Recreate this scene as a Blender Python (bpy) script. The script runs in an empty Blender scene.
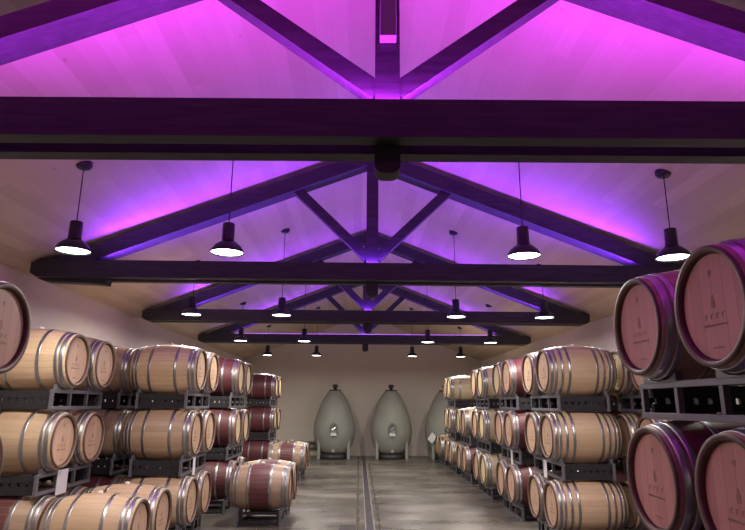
import bpy, bmesh, math, random
from mathutils import Vector, Matrix
random.seed(7)
C = bpy.context.scene.collection
PI = math.pi

# ------------------------------------------------------------------ camera, world, exposure
sc = bpy.context.scene
cam = bpy.data.cameras.new('camera')
cam_o = bpy.data.objects.new('camera', cam)
C.objects.link(cam_o)
FPX = 582.3
cam.sensor_fit = 'HORIZONTAL'
cam.sensor_width = 36.0
cam.lens = FPX * 36.0 / 745.0
cam.clip_start = 0.05
cam.clip_end = 200
PITCH, YAW, ROLL = 0.235, 0.0215, 0.0059
cp, sp, cy, sy = math.cos(PITCH), math.sin(PITCH), math.cos(YAW), math.sin(YAW)
Fv = Vector((sy * cp, cy * cp, sp))
Rv = Vector((cy, -sy, 0))
Uv = Rv.cross(Fv)
cr, sr = math.cos(ROLL), math.sin(ROLL)
R2 = cr * Rv + sr * Uv
U2 = cr * Uv - sr * Rv
M = Matrix((R2, U2, -Fv)).transposed().to_4x4()
M.translation = Vector((-0.155, 0, 1.87))
cam_o.matrix_world = M
sc.camera = cam_o

world = bpy.data.worlds.new('night')
sc.world = world
world.use_nodes = True
world.node_tree.nodes['Background'].inputs[0].default_value = (0.01, 0.01, 0.012, 1)
world.node_tree.nodes['Background'].inputs[1].default_value = 0.2
sc.view_settings.view_transform = 'Standard'
sc.view_settings.look = 'None'
sc.view_settings.gamma = 1
sc.view_settings.use_curve_mapping = False
sc.view_settings.exposure = 0.0

LAMP_W = 52.0
LAMP_COL = (1.0, 0.96, 0.84)
LED_W = 102.0
LED_COL = (0.22, 0.03, 1.0)
LED_COL_NEAR = (0.56, 0.025, 1.0)

# ------------------------------------------------------------------ helpers
def bx(bm, x0, x1, y0, y1, z0, z1):
    vs = [bm.verts.new(p) for p in ((x0, y0, z0), (x1, y0, z0), (x1, y1, z0), (x0, y1, z0),
                                    (x0, y0, z1), (x1, y0, z1), (x1, y1, z1), (x0, y1, z1))]
    for f in ((0, 3, 2, 1), (4, 5, 6, 7), (0, 1, 5, 4), (1, 2, 6, 5), (2, 3, 7, 6), (3, 0, 4, 7)):
        bm.faces.new([vs[i] for i in f])

def prism(bm, pts, y0, y1, axis='Y'):
    """pts in the XZ plane (axis Y) or the YZ plane (axis X), extruded between y0 and y1"""
    def P(a, b, t):
        return (a, t, b) if axis == 'Y' else (t, a, b)
    A = [bm.verts.new(P(a, b, y0)) for a, b in pts]
    B = [bm.verts.new(P(a, b, y1)) for a, b in pts]
    n = len(pts)
    bm.faces.new(A)
    bm.faces.new(B[::-1])
    for i in range(n):
        bm.faces.new((A[i], B[i], B[(i + 1) % n], A[(i + 1) % n]))
    bmesh.ops.recalc_face_normals(bm, faces=bm.faces)

def bar(bm, a, b, r, n=8):
    a, b = Vector(a), Vector(b)
    d = (b - a).normalized()
    u = d.orthogonal().normalized()
    v = d.cross(u)
    A = [bm.verts.new(a + r * (math.cos(2 * PI * i / n) * u + math.sin(2 * PI * i / n) * v)) for i in range(n)]
    B = [bm.verts.new(b + r * (math.cos(2 * PI * i / n) * u + math.sin(2 * PI * i / n) * v)) for i in range(n)]
    fs = [bm.faces.new(A[::-1]), bm.faces.new(B)]
    for i in range(n):
        fs.append(bm.faces.new((A[i], A[(i + 1) % n], B[(i + 1) % n], B[i])))
    return fs

def lathe(bm, prof, n=40, axis='Z', sx=1.0, sy=1.0, smooth=True, closed=False):
    """revolve (r, t) pairs around an axis"""
    rings = []
    for r, t in prof:
        ring = []
        if r < 1e-6:
            p = (0, 0, t) if axis == 'Z' else (t, 0, 0)
            ring = [bm.verts.new(p)]
        else:
            for i in range(n):
                a = 2 * PI * i / n
                c, s = r * math.cos(a) * sx, r * math.sin(a) * sy
                ring.append(bm.verts.new((c, s, t) if axis == 'Z' else (t, c, s)))
        rings.append(ring)
    pairs = list(zip(rings, rings[1:]))
    if closed:
        pairs.append((rings[-1], rings[0]))
    for A, B in pairs:
        for i in range(n):
            j = (i + 1) % n
            if len(A) == 1 and len(B) == 1:
                continue
            if len(A) == 1:
                f = bm.faces.new((A[0], B[j], B[i]))
            elif len(B) == 1:
                f = bm.faces.new((A[i], A[j], B[0]))
            else:
                f = bm.faces.new((A[i], A[j], B[j], B[i]))
            f.smooth = smooth
    bmesh.ops.recalc_face_normals(bm, faces=bm.faces)

def mesh(name, bm, mat):
    me = bpy.data.meshes.new(name)
    bm.normal_update()
    bm.to_mesh(me)
    bm.free()
    if mat:
        me.materials.append(mat)
    return me

def obj(name, bm, mat, parent=None, bevel=0):
    o = bpy.data.objects.new(name, mesh(name, bm, mat))
    C.objects.link(o)
    if parent:
        o.parent = parent
    if bevel:
        m = o.modifiers.new('edge', 'BEVEL')
        m.width = bevel
        m.segments = 2
        m.limit_method = 'ANGLE'
    return o

def thing(name, label, cat, loc=(0, 0, 0), rotz=0, group=None):
    o = bpy.data.objects.new(name, None)
    C.objects.link(o)
    o.location = loc
    o.rotation_euler = (0, 0, rotz)
    o.empty_display_size = 0.1
    tag(o, label, cat, group)
    return o

def tag(o, label, cat, group=None):
    o['label'] = label
    o['category'] = cat
    if group:
        o['group'] = group
    return o

def struct(name, bm, mat):
    o = obj(name, bm, mat)
    o['kind'] = 'structure'
    return o

def dup(root, skip=()):
    r = root.copy()
    C.objects.link(r)
    for ch in root.children:
        if ch.name.split('.')[0] in skip:
            continue
        c = ch.copy()
        C.objects.link(c)
        c.parent = r
        for g in ch.children:
            if g.name.split('.')[0] in skip:
                continue
            d = g.copy()
            C.objects.link(d)
            d.parent = c
    return r

# ------------------------------------------------------------------ materials
class NT:
    def __init__(self, name):
        self.m = bpy.data.materials.new(name)
        self.m.use_nodes = True
        self.t = self.m.node_tree
        self.b = self.t.nodes['Principled BSDF']
    def n(self, typ, **kw):
        nd = self.t.nodes.new(typ)
        for k, v in kw.items():
            setattr(nd, k, v)
        return nd
    def l(self, a, b):
        self.t.links.new(a, b)
    def val(self, sock, v):
        if hasattr(v, 'is_linked') or isinstance(v, bpy.types.NodeSocket):
            self.l(v, sock)
        else:
            sock.default_value = v
    def math(self, op, a, b=0.0, c=None):
        nd = self.n('ShaderNodeMath', operation=op)
        self.val(nd.inputs[0], a)
        self.val(nd.inputs[1], b)
        if c is not None:
            self.val(nd.inputs[2], c)
        return nd.outputs[0]
    def mix(self, fac, a, b, mode='MIX'):
        nd = self.n('ShaderNodeMix', data_type='RGBA', blend_type=mode)
        self.val(nd.inputs[0], fac)
        for s, v in ((nd.inputs[6], a), (nd.inputs[7], b)):
            if isinstance(v, tuple):
                v = v if len(v) == 4 else (*v, 1)
            self.val(s, v)
        return nd.outputs[2]
    def ramp(self, fac, stops):
        nd = self.n('ShaderNodeValToRGB')
        self.l(fac, nd.inputs[0])
        e = nd.color_ramp.elements
        while len(e) < len(stops):
            e.new(0.5)
        for el, (p, c) in zip(e, stops):
            el.position = p
            el.color = c if len(c) == 4 else (*c, 1)
        return nd.outputs[0]
    def coord(self):
        tc = self.n('ShaderNodeTexCoord')
        sep = self.n('ShaderNodeSeparateXYZ')
        self.l(tc.outputs['Object'], sep.inputs[0])
        return tc.outputs['Object'], sep.outputs
    def noise(self, vec, scale, detail=3, stretch=None, rough=0.5):
        if stretch:
            mp = self.n('ShaderNodeMapping')
            mp.inputs['Scale'].default_value = stretch
            self.l(vec, mp.inputs[0])
            vec = mp.outputs[0]
        nd = self.n('ShaderNodeTexNoise')
        nd.inputs['Scale'].default_value = scale
        nd.inputs['Detail'].default_value = detail
        nd.inputs['Roughness'].default_value = rough
        self.l(vec, nd.inputs['Vector'])
        return nd.outputs['Fac']
    def rand(self):
        return self.n('ShaderNodeObjectInfo').outputs['Random']
    def bump(self, h, strength=0.3, dist=0.01):
        nd = self.n('ShaderNodeBump')
        nd.inputs['Strength'].default_value = strength
        nd.inputs['Distance'].default_value = dist
        self.l(h, nd.inputs['Height'])
        self.l(nd.outputs[0], self.b.inputs['Normal'])
    def done(self, col, rough=0.6, metal=0.0):
        self.val(self.b.inputs['Base Color'], (*col, 1) if isinstance(col, tuple) and len(col) == 3 else col)
        self.val(self.b.inputs['Roughness'], rough)
        self.b.inputs['Metallic'].default_value = metal
        return self.m

def oak(name, a, b, stain=None, width=0.15):
    """staves running along X, with an optional wine-stained belt round the belly"""
    t = NT(name)
    v, s = t.coord()
    ang = t.math('ARCTAN2', s[1], s[2])
    u = t.math('MULTIPLY_ADD', ang, 30 / (2 * PI), 15)
    cell = t.math('FLOOR', u)
    wn = t.n('ShaderNodeTexWhiteNoise', noise_dimensions='2D')
    cb = t.n('ShaderNodeCombineXYZ')
    t.l(cell, cb.inputs[0])
    t.l(t.rand(), cb.inputs[1])
    t.l(cb.outputs[0], wn.inputs['Vector'])
    base = t.mix(wn.outputs['Value'], a, b)
    grain = t.noise(v, 9, 4, (0.7, 7, 7))
    base = t.mix(t.math('MULTIPLY', grain, 0.45), base, tuple(c * 0.55 for c in a))
    # overall tone of this one barrel
    tone = t.math('MULTIPLY_ADD', t.rand(), 0.35, 0.8)
    hs = t.n('ShaderNodeHueSaturation')
    t.l(tone, hs.inputs['Value'])
    t.l(base, hs.inputs['Color'])
    base = hs.outputs[0]
    if stain:
        ax = t.math('ABSOLUTE', s[0])
        nz = t.noise(v, 6, 3, (1, 2, 2))
        edge = t.math('ADD', ax, t.math('MULTIPLY', t.math('SUBTRACT', nz, 0.5), 0.05))
        m = t.n('ShaderNodeMapRange')
        t.l(edge, m.inputs['Value'])
        m.inputs['From Min'].default_value = width + 0.012
        m.inputs['From Max'].default_value = width - 0.012
        st = t.mix(t.noise(v, 5, 3, (0.6, 4, 4)), stain, tuple(c * 0.55 for c in stain))
        base = t.mix(t.math('MULTIPLY', m.outputs[0], 0.93), base, st)
    fr = t.math('FRACT', u)
    seam = t.math('LESS_THAN', t.math('ABSOLUTE', t.math('SUBTRACT', fr, 0.5)), 0.48)
    base = t.mix(seam, tuple(c * 0.62 for c in a), base)
    t.bump(grain, 0.15, 0.004)
    return t.done(base, 0.52)

def head_wood(name, a, b):
    t = NT(name)
    v, s = t.coord()
    u = t.math('MULTIPLY', s[1], 11.0)
    wn = t.n('ShaderNodeTexWhiteNoise', noise_dimensions='2D')
    cb = t.n('ShaderNodeCombineXYZ')
    t.l(t.math('FLOOR', u), cb.inputs[0])
    t.l(t.rand(), cb.inputs[1])
    t.l(cb.outputs[0], wn.inputs['Vector'])
    base = t.mix(wn.outputs['Value'], a, b)
    grain = t.noise(v, 10, 4, (1, 9, 0.7))
    base = t.mix(t.math('MULTIPLY', grain, 0.35), base, tuple(c * 0.6 for c in a))
    seam = t.math('LESS_THAN', t.math('ABSOLUTE', t.math('SUBTRACT', t.math('FRACT', u), 0.5)), 0.475)
    base = t.mix(seam, tuple(c * 0.72 for c in a), base)
    return t.done(base, 0.6)

def plain(name, col, rough=0.5, metal=0.0, var=0.2, scale=8.0):
    t = NT(name)
    v, s = t.coord()
    nz = t.noise(v, scale, 4)
    c = t.mix(nz, tuple(x * (1 - var) for x in col), tuple(min(1, x * (1 + var)) for x in col))
    return t.done(c, rough, metal)

def emis(name, col, strength):
    t = NT(name)
    t.b.inputs['Emission Color'].default_value = (*col, 1)
    t.b.inputs['Emission Strength'].default_value = strength
    return t.done((0.8, 0.8, 0.8), 0.5)

WINE = (0.115, 0.016, 0.028)
OAK = {
    'clean': oak('oak_clean', (0.54, 0.365, 0.225), (0.68, 0.485, 0.315)),
    'pale': oak('oak_pale', (0.62, 0.50, 0.32), (0.74, 0.62, 0.42)),
    'tan': oak('oak_weathered', (0.36, 0.23, 0.15), (0.50, 0.34, 0.23)),
    'stained': oak('oak_wine_belt', (0.42, 0.28, 0.18), (0.56, 0.39, 0.27), WINE, 0.155),
    'wine': oak('oak_wine_soaked', (0.26, 0.12, 0.09), (0.36, 0.17, 0.12), WINE, 0.36),
}
HEAD = {
    'tan': head_wood('head_tan', (0.52, 0.34, 0.22), (0.64, 0.43, 0.29)),
    'pale': head_wood('head_pale', (0.72, 0.56, 0.32), (0.80, 0.66, 0.40)),
    'brown': head_wood('head_brown', (0.34, 0.19, 0.14), (0.42, 0.24, 0.18)),
    'tan_pink_light': head_wood('head_tan_pink_light', (0.46, 0.205, 0.165), (0.58, 0.275, 0.22)),  # tan heads with the pink cast of the purple light put into the colour
}
M_CHIME = plain('chime_end_grain', (0.10, 0.055, 0.04), 0.6)
M_HOOP = plain('galvanised_hoop', (0.36, 0.36, 0.37), 0.36, 0.9, 0.25, 14)
M_STAMP = plain('burnt_ink', (0.27, 0.145, 0.10), 0.7)
M_BUNG = plain('silicone_bung', (0.75, 0.68, 0.60), 0.5)
M_RACK = plain('grey_painted_steel', (0.15, 0.145, 0.17), 0.42, 0.35)
M_RAIL = plain('rail_steel_gap_shade', (0.016, 0.015, 0.018), 0.8, 0.0)  # rail steel, near-black with the shade of the rack gaps put in
M_CARD = plain('white_card', (0.72, 0.70, 0.70), 0.7, 0, 0.05)
M_BEAM = None
M_LAMP = plain('dark_enamel', (0.022, 0.024, 0.03), 0.35, 0.2)
M_CORD = plain('dark_cord', (0.03, 0.025, 0.03), 0.6)
M_EGG = plain('grey_green_concrete', (0.255, 0.258, 0.23), 0.62, 0, 0.14, 3.0)
M_STEEL = plain('stainless_steel', (0.62, 0.62, 0.62), 0.28, 1.0, 0.08)
M_DARK = plain('dark_fitting', (0.035, 0.033, 0.03), 0.5)
M_DOOR = plain('manway_grey', (0.16, 0.165, 0.155), 0.45, 0.4)
M_PIPE = plain('grey_pipe', (0.16, 0.16, 0.15), 0.45, 0.5)
M_GLOW = emis('lamp_diffuser', (1.0, 1.0, 0.94), 14.0)
M_LED = emis('purple_led', (0.5, 0.12, 1.0), 6.0)

def beam_mat():
    t = NT('dark_stained_timber')
    v, s = t.coord()
    g = t.noise(v, 5, 5, (0.6, 6, 6))
    c = t.ramp(g, [(0.3, (0.019, 0.020, 0.022)), (0.55, (0.032, 0.033, 0.036)), (0.8, (0.050, 0.051, 0.055))])
    t.bump(g, 0.3, 0.006)
    return t.done(c, 0.6)
M_BEAM = beam_mat()

def ceiling_mat():
    t = NT('pale_pine_boards')
    v, s = t.coord()
    u = t.math('MULTIPLY', s[0], 7.0)
    cell = t.math('FLOOR', u)
    yj = t.math('FLOOR', t.math('ADD', t.math('MULTIPLY', s[1], 0.3), t.math('MULTIPLY', cell, 0.37)))
    cb = t.n('ShaderNodeCombineXYZ')
    t.l(cell, cb.inputs[0])
    t.l(yj, cb.inputs[1])
    wn = t.n('ShaderNodeTexWhiteNoise', noise_dimensions='2D')
    t.l(cb.outputs[0], wn.inputs['Vector'])
    base = t.mix(wn.outputs['Value'], (0.58, 0.465, 0.35), (0.70, 0.58, 0.45))
    g = t.noise(v, 4, 4, (9, 0.8, 9))
    base = t.mix(t.math('MULTIPLY', g, 0.35), base, (0.48, 0.36, 0.26))
    kn = t.n('ShaderNodeTexVoronoi')
    kn.inputs['Scale'].default_value = 2.2
    mp = t.n('ShaderNodeMapping')
    mp.inputs['Scale'].default_value = (1.3, 0.8, 1)
    t.l(v, mp.inputs[0])
    t.l(mp.outputs[0], kn.inputs['Vector'])
    k = t.math('LESS_THAN', kn.outputs['Distance'], 0.05)
    base = t.mix(t.math('MULTIPLY', k, 0.45), base, (0.30, 0.18, 0.12))
    st = t.noise(v, 1.1, 4, (1, 0.7, 1))
    base = t.mix(t.ramp(st, [(0.52, (0, 0, 0)), (0.75, (0.4, 0.4, 0.4))]), base, (0.42, 0.33, 0.26))
    seam = t.math('LESS_THAN', t.math('ABSOLUTE', t.math('SUBTRACT', t.math('FRACT', u), 0.5)), 0.49)
    base = t.mix(seam, (0.56, 0.45, 0.345), base)
    return t.done(base, 0.65)

def wall_mat():
    t = NT('beige_plaster')
    v, s = t.coord()
    a = t.noise(v, 0.8, 4)
    c = t.mix(a, (0.68, 0.615, 0.54), (0.76, 0.69, 0.61))
    f = t.noise(v, 25, 3)
    t.bump(f, 0.12, 0.004)
    return t.done(c, 0.85)

def floor_mat():
    t = NT('sealed_concrete')
    v, s = t.coord()
    a = t.noise(v, 1.0, 6, (0.55, 1.2, 1), 0.65)
    c = t.ramp(a, [(0.36, (0.068, 0.059, 0.05)), (0.5, (0.118, 0.104, 0.089)), (0.64, (0.215, 0.193, 0.166))])
    b = t.noise(v, 7, 5)
    c = t.mix(t.math('MULTIPLY', b, 0.35), c, (0.10, 0.09, 0.08))
    r = t.math('MULTIPLY_ADD', a, 0.4, 0.11)
    return t.done(c, r)

M_BLOCK = plain('paler_stained_timber', (0.17, 0.155, 0.17), 0.6)
M_CEIL, M_WALL, M_FLOOR = ceiling_mat(), wall_mat(), floor_mat()

# ------------------------------------------------------------------ the room
WX, Y0, Y1 = 4.6, -4.0, 22.9
APEX, SLOPE = 5.33, 0.39
def ceil_z(x):
    return APEX - SLOPE * abs(x)
EAVE = ceil_z(WX)
b = bmesh.new(); bx(b, -WX - .2, WX + .2, Y0 - .2, Y1 + .2, -.25, 0); struct('floor', b, M_FLOOR)
b = bmesh.new(); bx(b, -WX - .2, -WX, Y0 - .2, Y1 + .2, 0, EAVE + .02); struct('wall_left', b, M_WALL)
b = bmesh.new(); bx(b, WX, WX + .2, Y0 - .2, Y1 + .2, 0, EAVE + .02); struct('wall_right', b, M_WALL)
for nm, ya, yb in (('wall_back', Y1, Y1 + .2), ('wall_front', Y0 - .2, Y0)):
    b = bmesh.new()
    prism(b, [(-WX, 0), (WX, 0), (WX, EAVE + .02), (0, APEX + .02), (-WX, EAVE + .02)], ya, yb)
    struct(nm, b, M_WALL)
b = bmesh.new()
prism(b, [(-WX - .2, ceil_z(WX + .2)), (0, APEX), (WX + .2, ceil_z(WX + .2)), (WX + .2, ceil_z(WX + .2) + .15), (0, APEX + .15), (-WX - .2, ceil_z(WX + .2) + .15)], Y0 - .2, Y1 + .2)
struct('ceiling', b, M_CEIL)

# drain channel in the floor, its cracked edges and the square cover
M_GRATE = plain('drain_grate', (0.055, 0.045, 0.06), 0.5, 0.4)
M_CRACK = plain('crumbling_joint', (0.045, 0.039, 0.034), 0.9, 0, 0.5, 6)
d = thing('floor_drain', 'long dark drain channel down the middle of the concrete floor', 'drain', (0.04, 0, 0))
b = bmesh.new()
for i in range(92):
    y = 4.0 + i * 0.2
    bx(b, -.058, .058, y, y + .19, 0.0, .004)
obj('grate', b, M_GRATE, d)
b = bmesh.new()
for s in (-1, 1):
    bx(b, s * .058 if s > 0 else -.075, .075 if s > 0 else s * .058, 4.0, 22.4, 0, .006)
obj('channel_edge', b, plain('channel_edge_metal', (0.26, 0.245, 0.23), 0.5, 0.3), d)
for s, ox, ya, yb in ((-1, -.19, 4.0, 22.3), (1, .155, 4.0, 20.2)):
    b = bmesh.new()
    y = ya
    rnd = random.Random(3 + s)
    pts_l, pts_r = [], []
    while y < yb:
        w = .004 + .038 * rnd.random() ** 1.5
        c = ox + .012 * (rnd.random() - .5)
        pts_l.append((c - w, y)); pts_r.append((c + w, y))
        y += .09 + .12 * rnd.random()
    rows = [[b.verts.new(p) for p in ((xl, y, 0), (xl, y, .003), (xr, y, .003), (xr, y, 0))] for (xl, y), (xr, _) in zip(pts_l, pts_r)]
    for A, B in zip(rows, rows[1:]):
        for k in range(3):
            b.faces.new((A[k], A[k + 1], B[k + 1], B[k]))
    obj('floor_crack', b, M_CRACK, d)
t = thing('drain_cover', 'dark square drain cover in the floor beside the drain channel', 'drain cover', (-.31, 9.72, 0))
b = bmesh.new(); bx(b, -.13, .13, -.28, .28, 0, .006); obj('frame', b, M_GRATE, t)
b = bmesh.new()
for i in range(8):
    bx(b, -.11 + i * .028, -.09 + i * .028, -.25, .25, .006, .009)
obj('grid', b, M_CRACK, t)

# ------------------------------------------------------------------ trusses
TIE_B0, TIE_T = 3.42, 3.645
TD = [3.15, 7.29, 11.2, 15.2]
def make_truss(y, idx, label):
    t = thing('roof_truss', label, 'roof truss', (0, y, 0), 0, 'dark timber roof trusses')
    TIE_B = TIE_B0 - (.02 if idx == 0 else 0)
    if idx == 0:
        t.rotation_euler = (0, 0, -.02)
    for ya, yb in ((0, .115), (.245, .36)):
        b = bmesh.new()
        prism(b, [(-4.34, TIE_B + .05), (-4.26, TIE_B), (4.26, TIE_B), (4.34, TIE_B + .05), (4.34, 3.60), (4.22, TIE_T), (-4.22, TIE_T), (-4.34, 3.60)], ya, yb)
        obj('tie_beam', b, M_BEAM, t)
    for s in (-1, 1):
        b = bmesh.new()
        drop, th = (.20, .165) if idx == 0 else (.07, .205)
        def rz(x): return ceil_z(x) - drop
        pts = [(s * .07, rz(.07)), (s * 4.3, rz(4.3)), (s * 4.32, rz(4.32) - .05), (s * 3.62, rz(3.62) - th), (s * .07, rz(.07) - th)]
        prism(b, pts, *((.0, .22) if idx == 0 else (.06, .30)))
        obj('rafter', b, M_BEAM, t)
    for s in (-1, 1):
        b = bmesh.new()
        # strut from the foot of the king post up to the rafter
        x0, z0, x1, z1 = ((.06, 3.77, 1.2, 4.62) if idx == 0 else (.06, 3.75, 1.0, 4.67))
        dx, dz = x1 - x0, z1 - z0
        L = math.hypot(dx, dz); nx, nz = -dz / L * .06, dx / L * .06
        prism(b, [(s * (x0 + nx), z0 + nz), (s * (x0 - nx), z0 - nz), (s * (x1 - nx + .04), z1 - nz + .035), (s * (x1 + nx), z1 + nz)], .12, .24)
        obj('strut', b, M_BEAM, t)
    b = bmesh.new()
    pts = [(.078, APEX - .06)]
    for i in range(6):
        a = PI / 2 * i / 5
        pts.append((.023 + .055 * math.cos(a), 3.275 - .055 * math.sin(a)))
    pts += [(-x, z) for x, z in pts[::-1]]
    prism(b, pts, .115, .245)
    obj('king_post', b, M_BEAM, t)
    if idx == 0:
        b = bmesh.new(); bx(b, -.05, .055, .035, .115, 4.10, APEX - .1)
        obj('post_block', b, M_BLOCK, t, .006)
    if idx == 1:
        b = bmesh.new()
        prism(b, [(-4.3, TIE_B), (-4.2, TIE_B - .035), (-3.6, TIE_B - .06), (-3.42, TIE_B - .075), (-3.4, TIE_B)], .1, .26)
        obj('corbel', b, M_BEAM, t)
    b = bmesh.new()
    bx(b, -3.4, 3.4, .075, .105, TIE_T, TIE_T + .012)
    obj('led_strip', b, M_LED, t)
    return t
def led_light(y, k):
    for s in (-1, 1):
        for x0, x1, wgt in ((0, 1.7, k[1]), (1.7, 3.4, k[2])):
            ld = bpy.data.lights.new('led_glow', 'AREA')
            ld.shape = 'RECTANGLE'
            ld.size = x1 - x0; ld.size_y = .03
            ld.energy = LED_W * wgt
            ld.color = k[0]
            o = bpy.data.objects.new('led_glow', ld)
            C.objects.link(o)
            o.location = (s * (x0 + x1) / 2, y + .09, TIE_T + .014)
            o.rotation_euler = (PI, 0, 0)
tl = ['nearest dark roof truss, its double tie beam spanning the whole picture',
      'dark roof truss second from the camera, behind the two large pendant lamps',
      'dark roof truss third from the camera, between the second and the last',
      'farthest and smallest dark roof truss, before the bare back wall']
LEDK = [(LED_COL_NEAR, .72, .29), (LED_COL, .34, .49), (LED_COL, .26, .36), (LED_COL, .18, .24)]
for i, y in enumerate(TD):
    make_truss(y, i, tl[i])
    led_light(y, LEDK[i])

# ------------------------------------------------------------------ pendant lamps
def make_lamp(label, x, y):
    zc = ceil_z(x)
    t = thing('pendant_lamp', label, 'pendant lamp', (x, y, 3.29), 0, 'white glowing dark pendant lamps')
    t.scale = (.92, .92, 1)
    b = bmesh.new(); lathe(b, [(0, .30), (.058, .30), (.064, .295), (.066, .13), (.075, .115), (0, .115)], 28); obj('lamp_housing', b, M_LAMP, t)
    b = bmesh.new()
    lathe(b, [(.07, .118), (.10, .10), (.145, .065), (.172, .025), (.178, 0), (.172, .0), (.165, .026), (.138, .06), (.09, .095), (.06, .105)], 36, closed=True)
    obj('lamp_shade', b, M_LAMP, t)
    b = bmesh.new(); lathe(b, [(0, .012), (.164, .012), (.164, .018), (0, .018)], 36); obj('diffuser', b, M_GLOW, t)
    hz = zc - 3.29
    b = bmesh.new(); bar(b, (0, 0, .295), (0, 0, hz), .006); obj('cord', b, M_CORD, t)
    b = bmesh.new(); lathe(b, [(0, hz - .045), (.06, hz - .045), (.085, hz - .02), (.085, hz + .05), (0, hz + .05)], 24); obj('canopy', b, M_LAMP, t)
    ld = bpy.data.lights.new('lamp_light', 'AREA')
    ld.shape = 'DISK'; ld.size = .29; ld.energy = LAMP_W; ld.color = LAMP_COL
    o = bpy.data.objects.new('lamp_light', ld); C.objects.link(o)
    o.location = (x, y, 3.294)
    return t
rown = ['first and nearest row of lamps', 'second row of lamps', 'third row of lamps', 'fourth and farthest row of lamps']
for r in range(4):
    for j, x in enumerate((-2.93, -1.45, 1.45, 2.93)):
        pos = ['left outer', 'left inner', 'right inner', 'right outer'][j]
        make_lamp('lit dark pendant lamp, the %s one in the %s' % (pos, rown[r]), x, 4.1 * (1.3417 + r))

# ------------------------------------------------------------------ barrels
BL, RR, RB = 0.95, 0.295, 0.36
def br(x):
    return RR + (RB - RR) * (1 - (2 * x / BL) ** 2)
def make_barrel(hoops):
    t = thing('wine_barrel', '', 'barrel')
    b = bmesh.new()
    h = BL / 2
    prof = [(br(-h + BL * i / 22), -h + BL * i / 22) for i in range(23)]
    prof += [(RR - .024, h), (RR - .03, h - .03), (RR - .03, -h + .03), (RR - .024, -h)]
    lathe(b, prof, 48, 'X', closed=True)
    body = obj('staves', b, OAK['clean'], t)
    body.material_slots[0].link = 'OBJECT'
    # chime rims: the end grain of the staves
    for s in (-1, 1):
        b = bmesh.new()
        lathe(b, [(RR + .006, s * (h - .034)), (RR + .0015, s * (h + .002)), (RR - .022, s * (h + .002)), (RR - .038, s * (h - .0295)), (RR + .002, s * (h - .034))], 48, 'X', closed=True)
        obj('chime', b, M_CHIME, t)
    for s in (1, -1):
        b = bmesh.new()
        lathe(b, [(0, s * (h - .03)), (RR - .028, s * (h - .03)), (RR - .028, s * (h - .052)), (0, s * (h - .052))], 48, 'X', smooth=False)
        hd = obj('barrel_head', b, HEAD['tan'], t)
        hd.material_slots[0].link = 'OBJECT'
        if s > 0:
            b = bmesh.new()
            x = h - .0305
            q = lambda y0, y1, z0, z1: bx(b, x, x + .002, y0, y1, z0, z1)
            rnd = random.Random(5)
            # small crest near the top
            prism(b, [(-.015, .178), (.015, .178), (.012, .158), (0, .145), (-.012, .158)], x, x + .002, 'X')
            obj('head_logo', b, M_STAMP, hd)
            # bottle-shaped mark in the middle
            b = bmesh.new()
            prism(b, [(-.015, -.01), (.015, -.01), (.015, .025), (.007, .036), (.007, .054), (-.007, .054), (-.007, .036), (-.015, .025)], x, x + .002, 'X')
            obj('head_logo', b, M_STAMP, hd)
            # blurred lettering: four capitals, a line of script and one low line
            for k in range(4):
                b = bmesh.new()
                yy = -.075 + k * .045
                prism(b, [(yy, -.062), (yy + .006, -.062), (yy + .006, -.042), (yy + .02, -.042), (yy + .02, -.037), (yy, -.037)], x, x + .002, 'X')
                obj('head_letter', b, M_STAMP, hd)
            for y0, y1, zb, h0 in ((-.10, .10, -.098, .012), (-.045, .045, -.205, .008)):
                b = bmesh.new()
                top, yy = [], y0
                while yy < y1:
                    w = .006 + .010 * rnd.random()
                    hh = h0 * (.5 + .6 * rnd.random())
                    top += [(yy, zb + hh), (yy + w, zb + hh), (yy + w + .001, zb + .003), (yy + w + .004, zb + .003)]
                    yy += w + .005
                prism(b, [(y0, zb), (top[-1][0], zb)] + top[::-1], x, x + .002, 'X')
                obj('head_lettering', b, M_STAMP, hd)
    for a, c in hoops:
        for s in (-1, 1):
            b = bmesh.new()
            x0, x1 = h - a, h - c
            n = 4
            outer = [(br(x0 + (x1 - x0) * i / n) + .0045, s * (x0 + (x1 - x0) * i / n)) for i in range(n + 1)]
            inner = [(br(x1) - .002, s * x1), (br(x0) - .002, s * x0)]
            lathe(b, outer + inner, 48, 'X', closed=True)
            obj('hoop', b, M_HOOP, t)
    b = bmesh.new(); lathe(b, [(0, RB - .01), (.026, RB - .01), (.030, RB + .018), (.02, RB + .024), (0, RB + .024)], 16); obj('bung', b, M_BUNG, t)
    return t
PROTO = {'wide': make_barrel([(.036, .078), (.092, .126), (.275, .312)]),
         'even': make_barrel([(.032, .072), (.092, .122), (.172, .204), (.266, .300)])}
used_proto = set()

LOOK = {'clean': 'clean oak', 'pale': 'pale blond oak', 'tan': 'brown weathered oak', 'stained': 'wine stained oak', 'wine': 'dark wine red'}
def barrel(xh, y, z, look, head, hoops, side, label, group, stamp=True):
    """xh: the plane of the head that faces the aisle; side -1 stands on the left and faces +X"""
    p = PROTO[hoops]
    skip = () if stamp else ('head_logo', 'head_letter', 'head_lettering')
    t = dup(p, skip)
    t['label'] = label
    t['category'] = 'barrel'
    t['group'] = group
    xc = xh + (-.475 if side < 0 else .475)
    t.location = (xc, y, z)
    t.rotation_euler = (0, 0, (0 if side < 0 else PI))
    for c in t.children:
        n = c.name.split('.')[0]
        if n == 'staves':
            c.material_slots[0].material = OAK[look]
        elif n == 'barrel_head':
            c.material_slots[0].material = HEAD[head]
    return t

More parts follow.
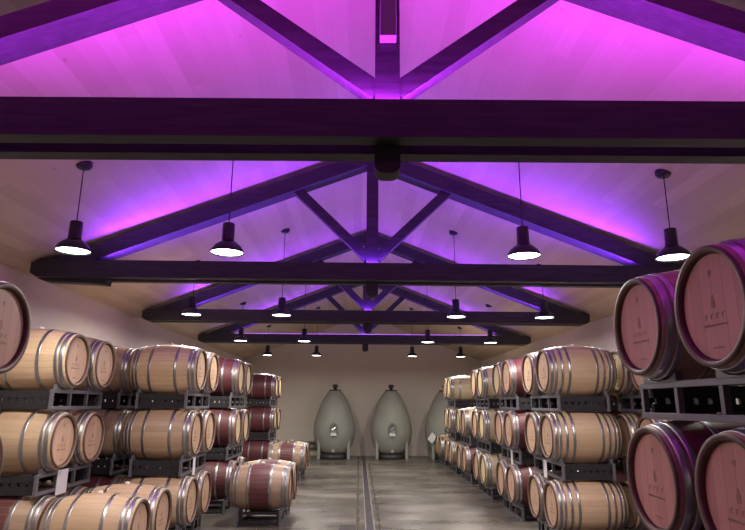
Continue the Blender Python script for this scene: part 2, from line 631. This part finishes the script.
# ------------------------------------------------------------------ racks
def make_rack(dp, on_floor):
    t = thing('barrel_rack', '', 'barrel rack')
    hw = dp / 2 + .26
    for s in (-1, 1):
        x = s * .34
        b = bmesh.new()
        w = .02
        bx(b, x - w, x + w, -hw, hw, 0, .038)
        bx(b, x - w, x + w, -hw, hw, .182, .22)
        for y in (-hw + .02, -hw / 3, hw / 3, hw - .02):
            bx(b, x - w * .9, x + w * .9, y - .018, y + .018, .038, .182)
        obj('end_frame', b, M_RACK, t, .003)
    for y in (-hw + .07, hw - .07):
        b = bmesh.new()
        if on_floor:
            bx(b, -.32, .32, y - .018, y + .018, .012, .05)
            bx(b, -.32, .32, y - .018, y + .018, .165, .205)
            for k in (-1, 1):
                bx(b, k * .30 - .018, k * .30 + .018, y - .016, y + .016, .045, .17)
        else:  # upper rails nearly closed, standing in for the dark voids between tiers
            bx(b, -.32, .32, y - .018, y + .018, .006, .092)
            bx(b, -.32, .32, y - .018, y + .018, .128, .205)
            for k in range(-3, 4):
                bx(b, k * .09 - .03, k * .09 + .03, y - .014, y + .014, .09, .13)
        obj('side_rail', b, M_RAIL, t, .003)
    b = bmesh.new()
    bx(b, -.32, .32, -.02, .02, .004, .04)
    obj('cross_bar', b, M_RACK, t, .003)
    for yb in (-dp / 2, dp / 2):
        for s in (-1, 1):
            b = bmesh.new()
            rr = br(.32) + .006
            zz = lambda q: .555 - math.sqrt(rr * rr - q * q)
            prism(b, [(yb - .19, .212), (yb + .19, .212), (yb + .19, zz(.19)), (yb + .15, zz(.15) - .003), (yb + .10, zz(.10) - .002), (yb, .2205),
                      (yb - .10, zz(.10) - .002), (yb - .15, zz(.15) - .003), (yb - .19, zz(.19))], s * .34 - .02, s * .34 + .02, 'X')
            obj('cradle', b, M_RACK, t)
    return t
RACKS = {}
def rack(dp, loc, label, group):
    k = (round(dp, 2), loc[2] < .01)
    if k not in RACKS:
        RACKS[k] = make_rack(*k)
        t = RACKS[k]
    else:
        t = dup(RACKS[k])
    t.location = loc
    t['label'] = label; t['category'] = 'barrel rack'; t['group'] = group
    return t

TP, Z0 = 0.896, 0.556
TIER = ['bottom', 'middle', 'top']
ORD = ['first', 'second', 'third', 'fourth', 'fifth', 'sixth', 'seventh', 'eighth', 'ninth', 'tenth', 'eleventh', 'twelfth']

SHIFT = {(-3.45, 6.9, 2): .045, (-3.45, 6.9, 0): -.03, (-2.5, 3.9, 1): -.057, (-2.5, 3.9, 0): -.057}
def row(rowname, side, stacks, hoops):
    """stacks: (head plane x, (y, y), {tier: (look+head, look+head)})"""
    cnt = {0: 0, 1: 0, 2: 0}
    rc = {0: 0, 1: 0, 2: 0}
    for xh0, ys, tiers in stacks:
        for tz in sorted(tiers):
            base = tz * TP
            xh = xh0 + SHIFT.get((round(xh0, 2), ys[0], tz), 0)
            xc = xh + (-.475 if side < 0 else .475)
            dp = ys[1] - ys[0]
            rack(dp, (xc, (ys[0] + ys[1]) / 2, base), 'grey barrel rack, %s from front, under %s tier of %s' % (ORD[rc[tz]], TIER[tz], rowname), 'barrel racks')
            rc[tz] += 1
            for y, lk in zip(ys, tiers[tz]):
                if lk is None:
                    continue
                look, head = lk
                barrel(xh, y, base + Z0, look, head, hoops if y < 9.3 else 'wide', side,
                       '%s barrel, %s from front on %s tier, %s' % (LOOK[look], ORD[cnt[tz]], TIER[tz], rowname),
                       'barrels of %s' % rowname, stamp=y < 11)
                cnt[tz] += 1
c, p, ta, s_, w = ('clean', 'tan'), ('pale', 'pale'), ('tan', 'tan'), ('stained', 'pale'), ('wine', 'tan')
wp, sr_ = ('wine', 'pale'), ('stained', 'tan')
row('right aisle row', 1, [
    (2.45, (8.38, 9.15), {0: (c, ta), 1: (c, ta), 2: (c, sr_)}),
    (2.45, (10.52, 11.27), {0: (w, ta), 1: (w, c), 2: (w, s_)}),
    (2.45, (12.82, 13.57), {0: (p, ta), 1: (p, ta), 2: (p, w)}),
    (2.45, (15.08, 15.83), {0: (w, ta), 1: (sr_, p)}),
    (2.45, (17.3, 18.05), {0: (sr_, ta), 1: (sr_, p), 2: (p, ta)}),
    (2.45, (19.5, 20.25), {0: (sr_, p)}),
], 'even')
row('right wall row', 1, [
    (3.5, (7.62, 8.38), {0: (c, c), 1: (c, c), 2: (c, s_)}),
    (3.5, (9.9, 10.66), {0: (w, w), 1: (w, c), 2: (ta, c)}),
    (3.5, (12.2, 12.96), {0: (w, w), 1: (w, c), 2: (ta, c)}),
], 'even')
row('near right stack', 1, [
    (1.545, (2.78, 3.55), {0: (('wine', 'tan_pink_light'),) * 2, 1: (('wine', 'tan_pink_light'),) * 2, 2: (('tan', 'tan_pink_light'),) * 2}),
], 'wide')
row('left wall row', -1, [
    (-3.45, (6.90, 7.66), {0: (sr_, ta), 1: (c, c), 2: (c, c)}),
    (-3.45, (8.86, 9.62), {0: (w, ta), 1: (ta, ta), 2: (ta, ta)}),
    (-3.45, (11.1, 11.86), {0: (w, ta), 1: (w, ta), 2: (ta, ta)}),
], 'wide')
row('left aisle row', -1, [
    (-2.48, (6.80, 7.56), {0: (c, c)}),
    (-2.45, (8.70, 9.46), {0: (c, ta), 1: (c, c), 2: (c, ta)}),
    (-2.34, (11.1, 11.86), {0: (w, w), 1: (wp, s_), 2: (wp, s_)}),
    (-2.47, (16.9, 17.65), {0: (w, w), 1: (wp, wp), 2: (wp, wp)}),
], 'wide')
row('lone rack on open floor', -1, [(-1.24, (10.1, 10.85), {0: (sr_, sr_)})], 'wide')
row('lone rack before egg tank', -1, [(-1.47, (15.55, 16.3), {0: (sr_, sr_)})], 'wide')
row('near left stack', -1, [(-2.5, (3.9, 3.15), {0: (c, None), 1: (c, None), 2: (('tan', 'brown'), None)})], 'wide')
for t in PROTO.values():          # the two patterns themselves are not part of the cellar
    for ch in list(t.children_recursive):
        bpy.data.objects.remove(ch)
    bpy.data.objects.remove(t)

# white cards hung on the rack fronts
def card(x, y, z, label, wy=.11, h=.2, rx=0, dx=.002):
    b = bmesh.new(); bx(b, -.001, .001, -wy / 2, wy / 2, -h / 2, h / 2)
    o = obj('paper_card', b, M_CARD)
    tag(o, label, 'card', 'white cards')
    o.location = (x, y, z); o.rotation_euler = (rx, 0, 0)
    return o
card(-3.45 - .112, 7.18, TP + .09, 'white card on the rack of the left wall row, below two clean barrels', .25, .27)
card(-2.45 - .112, 9.05, TP + .08, 'white card on a rack of the left aisle row', .13, .24)
card(2.45 + .112, 8.85, TP + .08, 'larger white card on the nearest rack of the right aisle row', .15, .24)
card(2.45 + .112, 10.75, TP + .08, 'small white card on the second rack of the right aisle row', .13, .24)

# ------------------------------------------------------------------ concrete egg tanks
def make_egg(label, x, y):
    t = thing('egg_tank', label, 'egg tank', (x, y, 0), 0, 'concrete egg tanks by the back wall')
    b = bmesh.new()
    prof = [(0, .16), (.40, .17), (.52, .24), (.62, .40), (.70, .60), (.745, .80), (.755, .95), (.74, 1.12), (.70, 1.32), (.635, 1.55), (.55, 1.78), (.455, 2.0), (.35, 2.18), (.255, 2.30), (.20, 2.345), (.19, 2.37), (0, 2.37)]
    lathe(b, prof, 56)
    o = obj('shell', b, M_EGG, t)
    m = o.modifiers.new('sub', 'SUBSURF'); m.levels = 1; m.render_levels = 2
    b = bmesh.new()
    lathe(b, [(.20, 2.345), (.215, 2.345), (.215, 2.385), (0, 2.385)], 32); lathe(b, [(0, 2.38), (.065, 2.38), (.065, 2.47), (.10, 2.475), (.10, 2.55), (.06, 2.58), (0, 2.58)], 20)
    obj('top_valve', b, M_DARK, t)
    for sx in (-1, 1):
        for sy in (-1, 1):
            b = bmesh.new()
            bx(b, sx * .52 - .05, sx * .52 + .05, sy * .40 - .05, sy * .40 + .05, 0, .93)
            obj('leg', b, M_EGG, t, .012)
    b = bmesh.new(); lathe(b, [(0, 0.0), (.50, 0.0), (.50, .10), (.42, .20), (0, .20)], 32); obj('foot_ring', b, M_DARK, t)
    # oval door on the aisle side, leaning with the shell
    dr = bmesh.new()
    lathe(dr, [(0, -.02), (.15, -.02), (.165, 0), (.165, .035), (.14, .05), (.12, .035), (0, .03)], 32)
    o = obj('manway_door', dr, M_DOOR, t)
    o.scale = (.92, 1.42, 1)
    o.location = (0, -.742, 1.02)
    o.rotation_euler = (PI / 2 - .06, 0, 0)
    b = bmesh.new(); bar(b, (-.07, -.02, .06), (.07, .04, .06), .018); bar(b, (0, .01, .03), (0, .01, .075), .02); obj('door_handle', b, M_STEEL, o)
    b = bmesh.new(); bx(b, -.11, .11, -.155, -.09, .03, .06); obj('door_plate', b, M_STEEL, o)
    b = bmesh.new(); bar(b, (0, -.45, .30), (0, -.70, .30), .035, 14); bar(b, (0, -.70, .30), (0, -.72, .30), .055, 14); bar(b, (0, -.62, .30), (0, -.62, .38), .012)
    obj('drain_valve', b, M_STEEL, t)
    return t
EY = 21.75
eggs = [make_egg('grey concrete egg tank left of the drain channel', -1.02, EY),
        make_egg('grey concrete egg tank right of the drain channel', 1.02, EY),
        make_egg('grey concrete egg tank partly hidden behind the right barrel row', 2.99, EY)]
b = bmesh.new(); bx(b, -.12, .12, -.003, .003, -.15, .15)
o = obj('hanging_tag', b, M_CARD)
tag(o, 'square white tag hanging askew on the half hidden egg tank', 'tag')
o.location = (2.42, EY - .60, .74); o.rotation_euler = (0, .7, -.6)
t = thing('wall_pipe', 'two short grey pipes low on the back wall beside the egg', 'pipe', (-2.1, Y1 - .12, 0))
for z in (.28, .47):
    b = bmesh.new(); bar(b, (-.35, 0, z), (.45, 0, z), .045, 12); obj('pipe', b, M_PIPE, t)
b = bmesh.new()
for x in (-.2, .3):
    bx(b, x - .02, x + .02, -.02, .12, .2, .54)
obj('bracket', b, M_PIPE, t)
